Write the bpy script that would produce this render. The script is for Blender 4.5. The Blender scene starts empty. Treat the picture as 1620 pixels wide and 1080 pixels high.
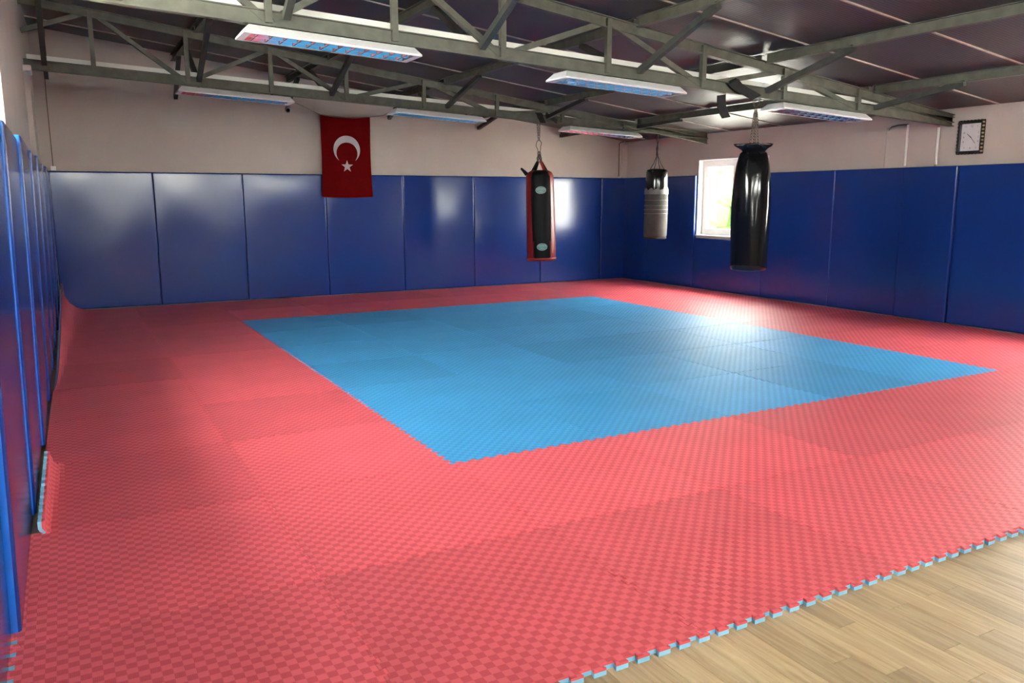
import bpy, bmesh, math, random
from mathutils import Vector, Matrix
random.seed(7)
R = math.radians
S = bpy.context.scene
C = S.collection

# ------------------------------------------------------------------ camera
cam = bpy.data.cameras.new('camera')
camo = bpy.data.objects.new('camera', cam); C.objects.link(camo)
cam.sensor_width = 36.0; cam.lens = 28.564; cam.clip_start = 0.02; cam.clip_end = 300
yaw, pitch, roll = 0.49934, -0.17400, -0.00197
fw = Vector((math.sin(yaw)*math.cos(pitch), math.cos(yaw)*math.cos(pitch), math.sin(pitch)))
rt = Vector((math.cos(yaw), -math.sin(yaw), 0)); up = rt.cross(fw)
rt2 = rt*math.cos(roll)+up*math.sin(roll); up2 = up*math.cos(roll)-rt*math.sin(roll)
camo.matrix_world = Matrix(((rt2.x, up2.x, -fw.x, -1.740), (rt2.y, up2.y, -fw.y, -1.877),
                            (rt2.z, up2.z, -fw.z, 1.417), (0, 0, 0, 1)))
S.camera = camo
# ------------------------------------------------------------------ world, sun, exposure
w = bpy.data.worlds.new('sky'); S.world = w; w.use_nodes = True
bg = w.node_tree.nodes['Background']
bg.inputs[0].default_value = (1.0, 0.97, 0.94, 1); bg.inputs[1].default_value = 9.0
sun = bpy.data.lights.new('sun', 'SUN'); sun.energy = 9.0; sun.angle = R(3); sun.color = (1, .95, .86)
suno = bpy.data.objects.new('sun', sun); C.objects.link(suno)
suno.rotation_euler = Vector((0.0, -0.62, -0.78)).to_track_quat('-Z', 'Y').to_euler()
vs = S.view_settings
vs.view_transform = 'Standard'; vs.look = 'None'; vs.gamma = 1.0; vs.use_curve_mapping = False
vs.exposure = 2.85

# ------------------------------------------------------------------ materials
MATS = {}
def nodes_of(name):
    m = bpy.data.materials.new(name); m.use_nodes = True
    nt = m.node_tree; b = nt.nodes['Principled BSDF']
    MATS[name] = m
    return m, nt, b
def setp(b, col=None, rough=.5, metal=0., spec=.5, coat=0., coat_r=.1):
    if col is not None: b.inputs['Base Color'].default_value = (*col, 1)
    b.inputs['Roughness'].default_value = rough; b.inputs['Metallic'].default_value = metal
    b.inputs['Specular IOR Level'].default_value = spec
    b.inputs['Coat Weight'].default_value = coat; b.inputs['Coat Roughness'].default_value = coat_r
def N(nt, t, **k):
    n = nt.nodes.new(t)
    for a, v in k.items():
        if a in n.inputs.keys(): n.inputs[a].default_value = v
        else: setattr(n, a, v)
    return n
def L(nt, a, ao, b, bi): nt.links.new(a.outputs[ao], b.inputs[bi])
def coords(nt, scale=(1, 1, 1), kind='Object', rot=(0, 0, 0)):
    t = N(nt, 'ShaderNodeTexCoord'); m = N(nt, 'ShaderNodeMapping')
    m.inputs['Scale'].default_value = scale; m.inputs['Rotation'].default_value = rot
    L(nt, t, kind, m, 'Vector'); return m
def noise_col(nt, b, c1, c2, scale=4., detail=4., vec=None, rough=.5):
    n = N(nt, 'ShaderNodeTexNoise'); n.inputs['Scale'].default_value = scale; n.inputs['Detail'].default_value = detail
    n.inputs['Roughness'].default_value = rough
    if vec: L(nt, vec, 'Vector', n, 'Vector')
    r = N(nt, 'ShaderNodeValToRGB'); r.color_ramp.elements[0].color = (*c1, 1); r.color_ramp.elements[1].color = (*c2, 1)
    r.color_ramp.elements[0].position = .3; r.color_ramp.elements[1].position = .7
    L(nt, n, 'Fac', r, 'Fac'); L(nt, r, 'Color', b, 'Base Color'); return n, r
def bump(nt, b, src, out, strength=.2, dist=.01):
    bp = N(nt, 'ShaderNodeBump'); bp.inputs['Strength'].default_value = strength; bp.inputs['Distance'].default_value = dist
    L(nt, src, out, bp, 'Height'); L(nt, bp, 'Normal', b, 'Normal'); return bp
def plain(name, col, rough=.5, metal=0., spec=.5, vary=.12, scale=6., coat=0.):
    m, nt, b = nodes_of(name); setp(b, col, rough, metal, spec, coat)
    v = coords(nt)
    noise_col(nt, b, [c*(1-vary) for c in col], [min(1, c*(1+vary)) for c in col], scale, 5, v)
    return m

def vinyl(name, c, rough=.28, bscale=3.0, bstr=.35, spec=.5):
    m, nt, b = nodes_of(name); setp(b, c, rough, 0, spec)
    v0 = coords(nt, kind='Object'); oi = N(nt, 'ShaderNodeObjectInfo')
    sc = N(nt, 'ShaderNodeVectorMath', operation='SCALE'); sc.inputs[0].default_value = (31, 17, 23); L(nt, oi, 'Random', sc, 'Scale')
    v = N(nt, 'ShaderNodeVectorMath', operation='ADD'); L(nt, v0, 'Vector', v, 0); L(nt, sc, 'Vector', v, 1)
    n, r = noise_col(nt, b, [x*.97 for x in c], [x*1.03 for x in c], 2.0, 3, v)
    n2 = N(nt, 'ShaderNodeTexNoise'); n2.inputs['Scale'].default_value = bscale; n2.inputs['Detail'].default_value = 2.5
    L(nt, v, 'Vector', n2, 'Vector')
    n3 = N(nt, 'ShaderNodeTexNoise'); n3.inputs['Scale'].default_value = 130; n3.inputs['Detail'].default_value = 1
    L(nt, v, 'Vector', n3, 'Vector')
    b2 = N(nt, 'ShaderNodeBump'); b2.inputs['Strength'].default_value = .10; b2.inputs['Distance'].default_value = .002
    L(nt, n3, 'Fac', b2, 'Height'); L(nt, b2, 'Normal', b, 'Normal')
    rr = N(nt, 'ShaderNodeMapRange'); rr.inputs['To Min'].default_value = rough*.9; rr.inputs['To Max'].default_value = rough*1.12
    L(nt, n, 'Fac', rr, 'Value'); L(nt, rr, 'Result', b, 'Roughness')
    return m
vinyl('vinyl_blue', (.0075, .036, .20), .17)
vinyl('vinyl_black', (.004, .004, .005), .11, 5., .5)
vinyl('leather_black', (.004, .004, .0045), .5, 8., .25, .15)
vinyl('leather_red', (.24, .012, .012), .4, 8., .25)
plain('pad_side_lit_blue', (.012, .17, .72), .45)  # lighter blue pad sides, with the flash-lit brightness painted into the colour

def foam(name, light, dark, tint=.10):
    # embossed basket weave: smooth cells and hatched cells, 32 cells to the metre
    m, nt, b = nodes_of(name); setp(b, light, .52, 0, .30)
    v = coords(nt)
    ck = N(nt, 'ShaderNodeTexChecker'); ck.inputs['Scale'].default_value = 32.0
    ck.inputs['Color1'].default_value = (1, 1, 1, 1); ck.inputs['Color2'].default_value = (0, 0, 0, 1)
    flat = N(nt, 'ShaderNodeVectorMath', operation='MULTIPLY'); flat.inputs[1].default_value = (1, 1, 0)
    add = N(nt, 'ShaderNodeVectorMath', operation='ADD'); add.inputs[1].default_value = (0, 0, .5/32)
    L(nt, v, 'Vector', flat, 0); L(nt, flat, 'Vector', add, 0); L(nt, add, 'Vector', ck, 'Vector')
    wv = N(nt, 'ShaderNodeTexWave', bands_direction='X'); wv.inputs['Scale'].default_value = 62.0
    L(nt, v, 'Vector', wv, 'Vector')
    sel = N(nt, 'ShaderNodeMix', data_type='FLOAT')      # A: hatch, B: smooth cell
    L(nt, ck, 'Fac', sel, 0); L(nt, wv, 'Fac', sel, 2); sel.inputs[3].default_value = 1.4
    mx = N(nt, 'ShaderNodeMix', data_type='RGBA')
    mx.inputs[6].default_value = (*dark, 1); mx.inputs[7].default_value = (*light, 1)  # emboss sheen painted in: smooth cells lighter, hatched cells darker
    L(nt, ck, 'Fac', mx, 0)
    oi = N(nt, 'ShaderNodeObjectInfo')
    mr = N(nt, 'ShaderNodeMapRange'); mr.inputs['To Min'].default_value = 1-tint; mr.inputs['To Max'].default_value = 1+tint
    L(nt, oi, 'Random', mr, 'Value')
    ns = N(nt, 'ShaderNodeTexNoise'); ns.inputs['Scale'].default_value = 2.3; ns.inputs['Detail'].default_value = 4
    L(nt, v, 'Vector', ns, 'Vector')
    mr2 = N(nt, 'ShaderNodeMapRange'); mr2.inputs['From Min'].default_value = .3; mr2.inputs['From Max'].default_value = .7
    mr2.inputs['To Min'].default_value = .95; mr2.inputs['To Max'].default_value = 1.05
    L(nt, ns, 'Fac', mr2, 'Value')
    mu = N(nt, 'ShaderNodeMath', operation='MULTIPLY'); L(nt, mr, 'Result', mu, 0); L(nt, mr2, 'Result', mu, 1)
    sc = N(nt, 'ShaderNodeVectorMath', operation='SCALE')
    L(nt, mx, 2, sc, 0); L(nt, mu, 'Value', sc, 'Scale'); L(nt, sc, 'Vector', b, 'Base Color')
    bump(nt, b, sel, 0, .35, .0025)
    return m
foam('foam_red', (.84, .145, .175), (.70, .088, .112), .12)
foam('foam_blue', (.075, .37, .70), (.050, .295, .61), .09)
plain('foam_red_side', (.78, .10, .12), .6, vary=.05)
plain('foam_blue_side', (.28, .62, .86), .55, vary=.05)

plain('plaster', (.50, .425, .375), .85, vary=.045, scale=2.5)
m, nt, b = MATS['plaster'], MATS['plaster'].node_tree, MATS['plaster'].node_tree.nodes['Principled BSDF']
_n = N(nt, 'ShaderNodeTexNoise'); _n.inputs['Scale'].default_value = 60; _n.inputs['Detail'].default_value = 3
L(nt, coords(nt), 'Vector', _n, 'Vector'); bump(nt, b, _n, 'Fac', .25, .004)
plain('plaster_patch', (.55, .48, .43), .8, vary=.03)
plain('white_paint', (.80, .78, .75), .5, vary=.04)
plain('pvc_white', (.82, .82, .82), .3, vary=.02)
plain('lamp_white', (.78, .76, .76), .35, vary=.03)
plain('duct_white', (.86, .83, .78), .4, vary=.04)
plain('steel_paint', (.105, .105, .080), .5, .0, .45, vary=.25, scale=9.)
plain('steel_dark', (.045, .047, .040), .55, .0, .4, vary=.25, scale=9.)
plain('steel_zinc', (.15, .14, .125), .45, .4, vary=.2, scale=40.)
plain('rusty_chain', (.15, .115, .085), .6, .3, vary=.35, scale=60.)
plain('chain_dark', (.05, .045, .04), .45, .7, vary=.3, scale=60.)
plain('rope_dark', (.035, .028, .026), .9, vary=.3, scale=80.)
plain('cloth_black', (.012, .012, .013), .9, vary=.3, scale=30.)
plain('canvas_grey', (.062, .057, .05), .85, vary=.22, scale=9.)
plain('tape_grey', (.12, .115, .11), .5, vary=.1, scale=20.)
plain('flag_red', (.115, .001, .002), .9, spec=.08, vary=.08)
plain('flag_white', (.50, .46, .48), .8, vary=.05)
plain('logo_green', (.16, .30, .25), .5, vary=.1)
plain('logo_dark', (.02, .05, .04), .5, vary=.05)
plain('logo_pale', (.45, .55, .52), .5, vary=.05)
plain('clock_black', (.012, .010, .009), .3, vary=.3, scale=40.)
plain('clock_gold', (.75, .55, .25), .3, .9, vary=.2)
plain('clock_face', (.66, .62, .64), .4, vary=.03)
plain('clock_ink', (.03, .03, .03), .5)
plain('grey_plastic', (.28, .30, .31), .4, vary=.05)
plain('lens_black', (.01, .01, .012), .1)
plain('cable_grey', (.10, .09, .085), .7)
plain('cable_brown', (.17, .09, .07), .7)
plain('tube_white', (.85, .86, .88), .25, vary=.01)
plain('mirror_alu', (.80, .81, .84), .14, 1.0, vary=.02)
plain('louvre_alu', (.86, .87, .9), .2, .85, vary=.02)
plain('concrete', (.50, .49, .46), .9, vary=.1, scale=1.5)
plain('hedge_leaf', (.035, .085, .008), .7, vary=.4, scale=5.)
plain('rust_strip', (.33, .17, .09), .6, vary=.3, scale=14.)
plain('lip_pale', (.42, .36, .30), .55, vary=.2, scale=8.)

# roof sheet: pressed steel with fine ribs along the slope
m, nt, b = nodes_of('roof_sheet'); setp(b, (.11, .10, .10), .46, .25, .5)
v = coords(nt)
noise_col(nt, b, (.066, .056, .058), (.100, .087, .087), 1.6, 5, v)
wv = N(nt, 'ShaderNodeTexWave', bands_direction='Y'); wv.inputs['Scale'].default_value = 9.0
L(nt, v, 'Vector', wv, 'Vector'); bump(nt, b, wv, 'Fac', .22, .005)
# laminate
m, nt, b = nodes_of('laminate'); setp(b, (.5, .38, .25), .38, 0, .45)
tc = N(nt, 'ShaderNodeTexCoord'); oi = N(nt, 'ShaderNodeObjectInfo')
ofs = N(nt, 'ShaderNodeVectorMath', operation='SCALE'); ofs.inputs[0].default_value = (7.3, 13.7, 3.1)
L(nt, oi, 'Random', ofs, 'Scale')
ad = N(nt, 'ShaderNodeVectorMath', operation='ADD'); L(nt, tc, 'Object', ad, 0); L(nt, ofs, 'Vector', ad, 1)
mp = N(nt, 'ShaderNodeMapping'); mp.inputs['Scale'].default_value = (22, 1.6, 1); L(nt, ad, 'Vector', mp, 'Vector')
n = N(nt, 'ShaderNodeTexNoise'); n.inputs['Scale'].default_value = 1.6; n.inputs['Detail'].default_value = 6
n.inputs['Distortion'].default_value = 1.2; L(nt, mp, 'Vector', n, 'Vector')
r = N(nt, 'ShaderNodeValToRGB'); e = r.color_ramp.elements
e[0].position = .28; e[0].color = (.42, .28, .145, 1); e[1].position = .72; e[1].color = (.66, .50, .305, 1)
L(nt, n, 'Fac', r, 'Fac')
mr = N(nt, 'ShaderNodeMapRange'); mr.inputs['To Min'].default_value = .78; mr.inputs['To Max'].default_value = 1.12
L(nt, oi, 'Random', mr, 'Value')
sc = N(nt, 'ShaderNodeVectorMath', operation='SCALE'); L(nt, r, 'Color', sc, 0); L(nt, mr, 'Result', sc, 'Scale')
L(nt, sc, 'Vector', b, 'Base Color')
plain('floor_under', (.40, .30, .19), .6)
# window glass
m, nt, b = nodes_of('window_glass')
tr = N(nt, 'ShaderNodeBsdfTransparent'); tr.inputs[0].default_value = (.93, .96, .94, 1)
gl = N(nt, 'ShaderNodeBsdfGlossy'); gl.inputs['Roughness'].default_value = .03
mx = N(nt, 'ShaderNodeMixShader'); mx.inputs[0].default_value = .05; L(nt, tr, 0, mx, 1); L(nt, gl, 0, mx, 2)
L(nt, mx, 0, nt.nodes['Material Output'], 'Surface')

# ------------------------------------------------------------------ mesh helpers
class MB:
    def __init__(s): s.v = []; s.f = []; s.m = []
    def add(s, vs_, fs, mi=0):
        o = len(s.v); s.v += [tuple(p) for p in vs_]; s.f += [tuple(i+o for i in f) for f in fs]; s.m += [mi]*len(fs); return s
    def box(s, a, b, mi=0):
        x0, y0, z0 = a; x1, y1, z1 = b
        return s.hexa([(x0,y0,z0),(x1,y0,z0),(x1,y1,z0),(x0,y1,z0),(x0,y0,z1),(x1,y0,z1),(x1,y1,z1),(x0,y1,z1)], mi)
    def hexa(s, p, mi=0):
        return s.add(p, [(0,3,2,1),(4,5,6,7),(0,1,5,4),(1,2,6,5),(2,3,7,6),(3,0,4,7)], mi)
    def bar(s, a, b, wdt, hgt, upv=(0,0,1), mi=0):
        a = Vector(a); b = Vector(b); d = (b-a).normalized(); u = Vector(upv)
        r_ = d.cross(u)
        if r_.length < 1e-4: r_ = d.cross(Vector((0,1,0)))
        r_.normalize(); u = r_.cross(d)
        P = []
        for q in (a, b):
            for i, j in ((-1,-1),(1,-1),(1,1),(-1,1)): P.append(q+r_*(i*wdt/2)+u*(j*hgt/2))
        return s.add(P, [(3,2,1,0),(4,5,6,7),(0,1,5,4),(1,2,6,5),(2,3,7,6),(3,0,4,7)], mi)
    def tube(s, pts, rad, n=6, mi=0, close=False):
        pts = [Vector(p) for p in pts]; k = len(pts); rings = []
        ref = None
        for i, p in enumerate(pts):
            d = (pts[(i+1) % k]-pts[i-1]) if close else (pts[min(i+1,k-1)]-pts[max(i-1,0)])
            d.normalize()
            if ref is None: ref = Vector((0,0,1)) if abs(d.z) < .9 else Vector((1,0,0))
            a = d.cross(ref).normalized(); bb = a.cross(d); ref = bb
            rr = rad[i] if isinstance(rad, (list, tuple)) else rad
            rings.append([p+a*math.cos(2*math.pi*j/n)*rr+bb*math.sin(2*math.pi*j/n)*rr for j in range(n)])
        V = [q for r_ in rings for q in r_]; F = []
        for i in range(k if close else k-1):
            i2 = (i+1) % k
            for j in range(n): F.append((i*n+j, i*n+(j+1)%n, i2*n+(j+1)%n, i2*n+j))
        if not close: F += [tuple(range(n))[::-1], tuple((k-1)*n+j for j in range(n))]
        return s.add(V, F, mi)
    def lathe(s, prof, n=32, c=(0,0,0), mi=0, fmi=None, rfun=None, cap=True):
        V = []; F = []; M = []
        for i, (r_, z) in enumerate(prof):
            for j in range(n):
                a = 2*math.pi*j/n; q = r_*(rfun(a, z, i) if rfun else 1)
                V.append((c[0]+q*math.cos(a), c[1]+q*math.sin(a), c[2]+z))
        o = len(s.v); s.v += V
        for i in range(len(prof)-1):
            for j in range(n):
                s.f.append((o+i*n+j, o+i*n+(j+1)%n, o+(i+1)*n+(j+1)%n, o+(i+1)*n+j))
                s.m.append(fmi((j+.5)/n*2*math.pi, (prof[i][1]+prof[i+1][1])/2) if fmi else mi)
        if cap:
            s.f.append(tuple(o+j for j in range(n))[::-1]); s.m.append(mi)
            s.f.append(tuple(o+(len(prof)-1)*n+j for j in range(n))); s.m.append(mi)
        return s
    def build(s, name, mats, parent=None, smooth=False, loc=(0,0,0), bevel=0, recalc=True):
        me = bpy.data.meshes.new(name); me.from_pydata(s.v, [], s.f)
        if isinstance(mats, str): mats = [mats]
        for q in mats: me.materials.append(MATS[q])
        for p, i in zip(me.polygons, s.m): p.material_index = i
        if bevel or recalc:
            bm = bmesh.new(); bm.from_mesh(me)
            if recalc: bmesh.ops.recalc_face_normals(bm, faces=bm.faces)
            if bevel: bmesh.ops.bevel(bm, geom=list(bm.edges), offset=bevel, segments=2, affect='EDGES', profile=.5)
            bm.to_mesh(me); bm.free()
        if smooth: me.polygons.foreach_set('use_smooth', [True]*len(me.polygons))
        return link(name, me, parent, loc)
def link(name, me, parent=None, loc=(0,0,0)):
    o = bpy.data.objects.new(name, me); C.objects.link(o); o.location = loc; o.parent = parent; return o
def empty(name, loc=(0,0,0)):
    o = bpy.data.objects.new(name, None); C.objects.link(o); o.location = loc; o.empty_display_size = .1; return o
def tag(o, label, cat, group=None):
    o['label'] = label; o['category'] = cat
    if group: o['group'] = group
    return o
def struct(o, label=None):
    o['kind'] = 'structure'
    if label: o['label'] = label
    return o
def text_mesh(s, size, extr=.001):
    cu = bpy.data.curves.new('txt', 'FONT'); cu.body = s; cu.size = size; cu.align_x = 'CENTER'; cu.align_y = 'CENTER'; cu.extrude = extr
    o = bpy.data.objects.new('txt', cu); C.objects.link(o)
    dg = bpy.context.evaluated_depsgraph_get(); me = bpy.data.meshes.new_from_object(o.evaluated_get(dg))
    bpy.data.objects.remove(o); bpy.data.curves.remove(cu); return me
def interp(tbl, y):
    if y <= tbl[0][0]: return tbl[0][1]
    for (a, va), (b_, vb) in zip(tbl, tbl[1:]):
        if y <= b_: return va+(vb-va)*(y-a)/(b_-a)
    return tbl[-1][1]

# ------------------------------------------------------------------ dimensions
ZF = -0.025                       # wooden floor; mat tops are z = 0
YF, YB, XR = -2.9, 10.085, 7.085    # inner faces of front, back and right wall
def roof(x): return 2.40+0.122*(7.09-x)
LW = [(-4, -2.10), (1, -2.05), (5.4, -1.99), (8, -1.965), (10.4, -1.93)]   # inner face of left wall
def xl(y): return interp(LW, y)
PADTOP = 1.77

# ------------------------------------------------------------------ structure
fl = struct(MB().box((-2.6, YF-.2, ZF-.2), (7.5, YB+.2, ZF-.004)).build('floor', 'floor_under'), 'pale oak laminate floor')
# laminate strips 92.5 mm wide laid along the room, built where the floor shows
SW = .0925
meshcache = {}
k0 = round((-1.1-.0825)/SW)
cnt = 0
edge_fix = {9: [-.165], 10: [-.175]}
for k in range(k0, k0+52):
    x0 = .0825+k*SW; xc = x0+SW/2
    ymin = -.62-.36*max(0, 1.2-xc) if xc < 3 else -.5
    if xc < 1.2: ymin = max(-1.3, -.35-.33*(xc+.9))
    else: ymin = -1.15+.0*xc
    ymin = max(-1.25, min(-.45, -0.25-.55*(xc+.8)))
    y = .035
    ends = list(edge_fix.get(k, []))
    first = True
    while y > ymin and cnt < 290:
        if ends: ln = y-ends.pop(0)
        else: ln = random.choice((.44, .52, .60, .68, .78)) if not first else random.choice((.2, .34, .46, .6, .7))
        first = False
        key = round(ln, 2)
        if key not in meshcache:
            o = MB().box((-SW/2+.0005, -key/2+.0005, -.004), (SW/2-.0005, key/2-.0005, 0)).build('plank', 'laminate', fl, bevel=.0006)
            meshcache[key] = o.data
        else: o = link('plank', meshcache[key], fl)
        o.location = (xc, y-key/2, ZF+random.uniform(-.0002, .0002)); y -= key; cnt += 1

# right wall with window openings
WINR = [(6.70, 8.16, .83, 2.01), (1.15, 2.55, .83, 2.01)]
def wall_x(x0, x1, ya, yb, z0, z1, opens):
    mb = MB(); y = ya
    for (a, b_, c, d) in sorted(opens):
        mb.box((x0, y, z0), (x1, a, z1)); mb.box((x0, a, z0), (x1, b_, c)); mb.box((x0, a, d), (x1, b_, z1)); y = b_
    mb.box((x0, y, z0), (x1, yb, z1)); return mb
ZRW = roof(XR+.1)+.03
wr = struct(wall_x(XR, XR+.22, YF-.2, YB+.22, ZF-.2, ZRW-.02, WINR).build('wall_right', 'plaster'), 'beige plastered wall above blue pads with window')
# pier under the near truss and the pale strips on it
MB().box((XR-.045, 4.14, ZF), (XR, 4.50, 2.30)).build('pier', 'plaster', wr, bevel=.008)
MB().box((XR-.02, 4.53, 1.74), (XR, 4.82, 2.25)).build('filled_recess', 'plaster_patch', wr, bevel=.015)
# back wall, gable shaped
def gable(y0, y1):
    x0, x1 = -2.4, XR
    p = [(x0, ZF-.2), (x1, ZF-.2), (x1, roof(x1)+.02), (x0, roof(x0)+.02)]
    return MB().hexa([(p[0][0],y0,p[0][1]),(p[1][0],y0,p[1][1]),(p[1][0],y1,p[1][1]),(p[0][0],y1,p[0][1]),
                      (p[3][0],y0,p[3][1]),(p[2][0],y0,p[2][1]),(p[2][0],y1,p[2][1]),(p[3][0],y1,p[3][1])])
struct(gable(YB, YB+.22).build('wall_back', 'plaster'), 'beige plastered gable wall above blue pads')
# front wall behind the camera, two low windows and high ones added to light the foreground
WINF_UNSEEN = [(-2.03, -1.0, 2.22, 3.40), (-.95, -.30, .95, 1.75), (-.25, 1.80, 2.22, 3.02), (1.85, 2.40, .95, 1.75), (2.45, 4.9, 2.05, 2.64)]
mb = MB(); x = -2.4
for (a, b_, c, d) in WINF_UNSEEN:
    mb.hexa([(x,YF-.2,ZF-.2),(a,YF-.2,ZF-.2),(a,YF,ZF-.2),(x,YF,ZF-.2),(x,YF-.2,roof(x)),(a,YF-.2,roof(a)),(a,YF,roof(a)),(x,YF,roof(x))])
    mb.box((a, YF-.2, ZF-.2), (b_, YF, c))
    mb.hexa([(a,YF-.2,d),(b_,YF-.2,d),(b_,YF,d),(a,YF,d),(a,YF-.2,roof(a)),(b_,YF-.2,roof(b_)),(b_,YF,roof(b_)),(a,YF,roof(a))])
    x = b_
mb.hexa([(x,YF-.2,ZF-.2),(XR,YF-.2,ZF-.2),(XR,YF,ZF-.2),(x,YF,ZF-.2),(x,YF-.2,roof(x)),(XR,YF-.2,roof(XR)),(XR,YF,roof(XR)),(x,YF,roof(x))])
struct(mb.build('wall_front', 'plaster'), 'plastered wall with windows, the high ones added for light')
# left wall: slightly skewed, one window high above the pads
mb = MB()
def lseg(ya, yb, z0, z1):
    A, B = xl(ya), xl(yb)
    t0 = z1 if z1 < 2.99 else None
    za = roof(A) if t0 is None else z1; zb = roof(B) if t0 is None else z1
    mb.hexa([(A-.25,ya,z0),(A,ya,z0),(B,yb,z0),(B-.25,yb,z0),(A-.25,ya,za),(A,ya,za),(B,yb,zb),(B-.25,yb,zb)])
WL = (2.0, 4.2, 1.86, 2.85)
for ya, yb in ((YF, 1), (1, WL[0]), (WL[1], 5.4), (5.4, 8), (8, YB+.02)): lseg(ya, yb, ZF-.2, 3.6)
lseg(WL[0], WL[1], ZF-.2, WL[2]); lseg(WL[0], WL[1], WL[3], 3.6)
wl = struct(mb.build('wall_left', 'plaster'), 'plastered side wall above blue pads')
MB().box((xl(7.8)-.01, 7.78, 1.6), (xl(8)+.045, 8.0, 2.66)).build('pier', 'plaster', wl, bevel=.006)
MB().box((xl(7.8)-.01, 7.70, 2.66), (xl(8)+.07, 8.06, 2.72)).build('pier_capital', 'white_paint', wl, bevel=.01)

# ceiling: sheet panels about a metre wide, each with a rolled lip at its joint
deck = MB()
xa, xb = -2.6, XR+.6
deck.hexa([(xa,YF-.5,roof(xa)+.07),(xb,YF-.5,roof(xb)+.07),(xb,YB+.5,roof(xb)+.07),(xa,YB+.5,roof(xa)+.07),
           (xa,YF-.5,roof(xa)+.12),(xb,YF-.5,roof(xb)+.12),(xb,YB+.5,roof(xb)+.12),(xa,YB+.5,roof(xa)+.12)])
ceil = struct(deck.build('ceiling', 'roof_sheet'), 'sloping sheet metal roof seen from below')
def slab(xa, xb, ya, yb, d0, d1):
    return [(xa,ya,roof(xa)+d0),(xb,ya,roof(xb)+d0),(xb,yb,roof(xb)+d0),(xa,yb,roof(xa)+d0),
            (xa,ya,roof(xa)+d1),(xb,ya,roof(xb)+d1),(xb,yb,roof(xb)+d1),(xa,yb,roof(xa)+d1)]
pm = None; lm = None
for i in range(14):
    y0 = 9.5-i*1.0
    if pm is None:
        o = MB().hexa(slab(xa, xb-.05, .004, .992, .005, .06)).build('roof_panel', 'roof_sheet', ceil)
        pm = o.data
    else: o = link('roof_panel', pm, ceil)
    o.location = (0, y0, 0)
    lip = 'lip_pale'
    if lm is None:
        l = MB().hexa(slab(xa, xb-.05, -.014, .004, -.006, .03)).build('panel_lip', lip, o); lm = l.data
    else: l = link('panel_lip', lm, o)
o = MB().hexa(slab(xa, xb-.05, .004, .75, .005, .06)).build('roof_panel', 'roof_sheet', ceil); o.location = (0, 10.5, 0)

# ------------------------------------------------------------------ windows
def make_window(idx, axis, plane, depth_dir, a0, a1, z0, z1, handle=True, label=None):
    # frame in local (u along wall, z up); mapped by axis
    root = struct(empty('window_%d' % idx, (0, 0, 0)), label or 'unseen white plastic double sash window lighting the room from behind the camera')
    def P(u, d, z):
        return (plane+d*depth_dir, u, z) if axis == 'x' else (u, plane+d*depth_dir, z)
    def bx(mbx, u0, u1, d0, d1, za, zb, mi=0):
        p, q = P(u0, d0, za), P(u1, d1, zb)
        mbx.box([min(i, j) for i, j in zip(p, q)], [max(i, j) for i, j in zip(p, q)], mi)
    fr = MB(); t = .055
    bx(fr, a0, a1, .10, .16, z0, z0+t); bx(fr, a0, a1, .10, .16, z1-t, z1)
    bx(fr, a0, a0+t, .10, .16, z0+t, z1-t); bx(fr, a1-t, a1, .10, .16, z0+t, z1-t)
    f = fr.build('window_frame', 'pvc_white', root)
    mid = (a0+a1)/2
    for (u0, u1) in ((a0+t, mid), (mid, a1-t)):
        s_ = MB(); q = .06
        bx(s_, u0+.003, u1-.003, .085, .145, z0+t, z0+t+q); bx(s_, u0+.003, u1-.003, .085, .145, z1-t-q, z1-t)
        bx(s_, u0+.003, u0+q, .085, .145, z0+t+q, z1-t-q); bx(s_, u1-q, u1-.003, .085, .145, z0+t+q, z1-t-q)
        so = s_.build('sash', 'pvc_white', root)
        g = MB(); bx(g, u0+q, u1-q, .112, .118, z0+t+q, z1-t-q); g.build('pane', 'window_glass', so)
    if handle:
        h = MB(); bx(h, mid-.05, mid-.02, .06, .085, (z0+z1)/2-.03, (z0+z1)/2+.03)
        bx(h, mid-.045, mid-.025, .045, .06, (z0+z1)/2-.11, (z0+z1)/2+.015); h.build('handle', 'pvc_white', root, bevel=.004)
    s_ = MB(); bx(s_, a0, a1, -.03, .10, z0-.0, z0+.018); s_.build('window_sill', 'white_paint', root, bevel=.004)
    s_ = MB(); bx(s_, a0, a0+.012, -.005, .10, z0+.018, z1); bx(s_, a1-.012, a1, -.005, .10, z0+.018, z1); bx(s_, a0+.012, a1-.012, -.005, .10, z1-.012, z1)
    s_.build('window_reveal', 'white_paint', root)
    return root
for i, (a, b_, c, d) in enumerate(WINR):
    make_window(i+1, 'x', XR, 1, a, b_, c, d, label=['white plastic window behind the black punching bag', 'white plastic window in side wall', 'white plastic window in side wall'][i])
for i, (a, b_, c, d) in enumerate(WINF_UNSEEN):
    make_window(i+3, 'y', YF, -1, a, b_, c, d)  # unseen windows; the high ones are added to brighten the foreground
make_window(8, 'x', xl(3.1)-.03, -1, WL[0]+.02, WL[1]-.02, WL[2], WL[3], handle=False, label='white framed window high above the left wall pads')

# outside: paved yard and a green hedge seen through the window
struct(MB().box((-60, -60, -.6), (60, 60, -.45)).build('ground', 'concrete'), 'pale paved yard outside')
hd = MB(); rnd = random.Random(3)
for i in range(160):
    cx, cy, cz = 14.2+rnd.uniform(-.6, .6), 12.6+i*.05+rnd.uniform(-.3, .3), rnd.uniform(-.1, 3.4)
    r_ = rnd.uniform(.35, .6)
    hd.lathe([(r_*math.sin(math.pi*q/6)*rnd.uniform(.85, 1.1)+.01, -r_*math.cos(math.pi*q/6)) for q in range(7)], 9, (cx, cy, cz))
tag(hd.build('garden_hedge', 'hedge_leaf'), 'sunlit green hedge outside the window', 'hedge')

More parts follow.
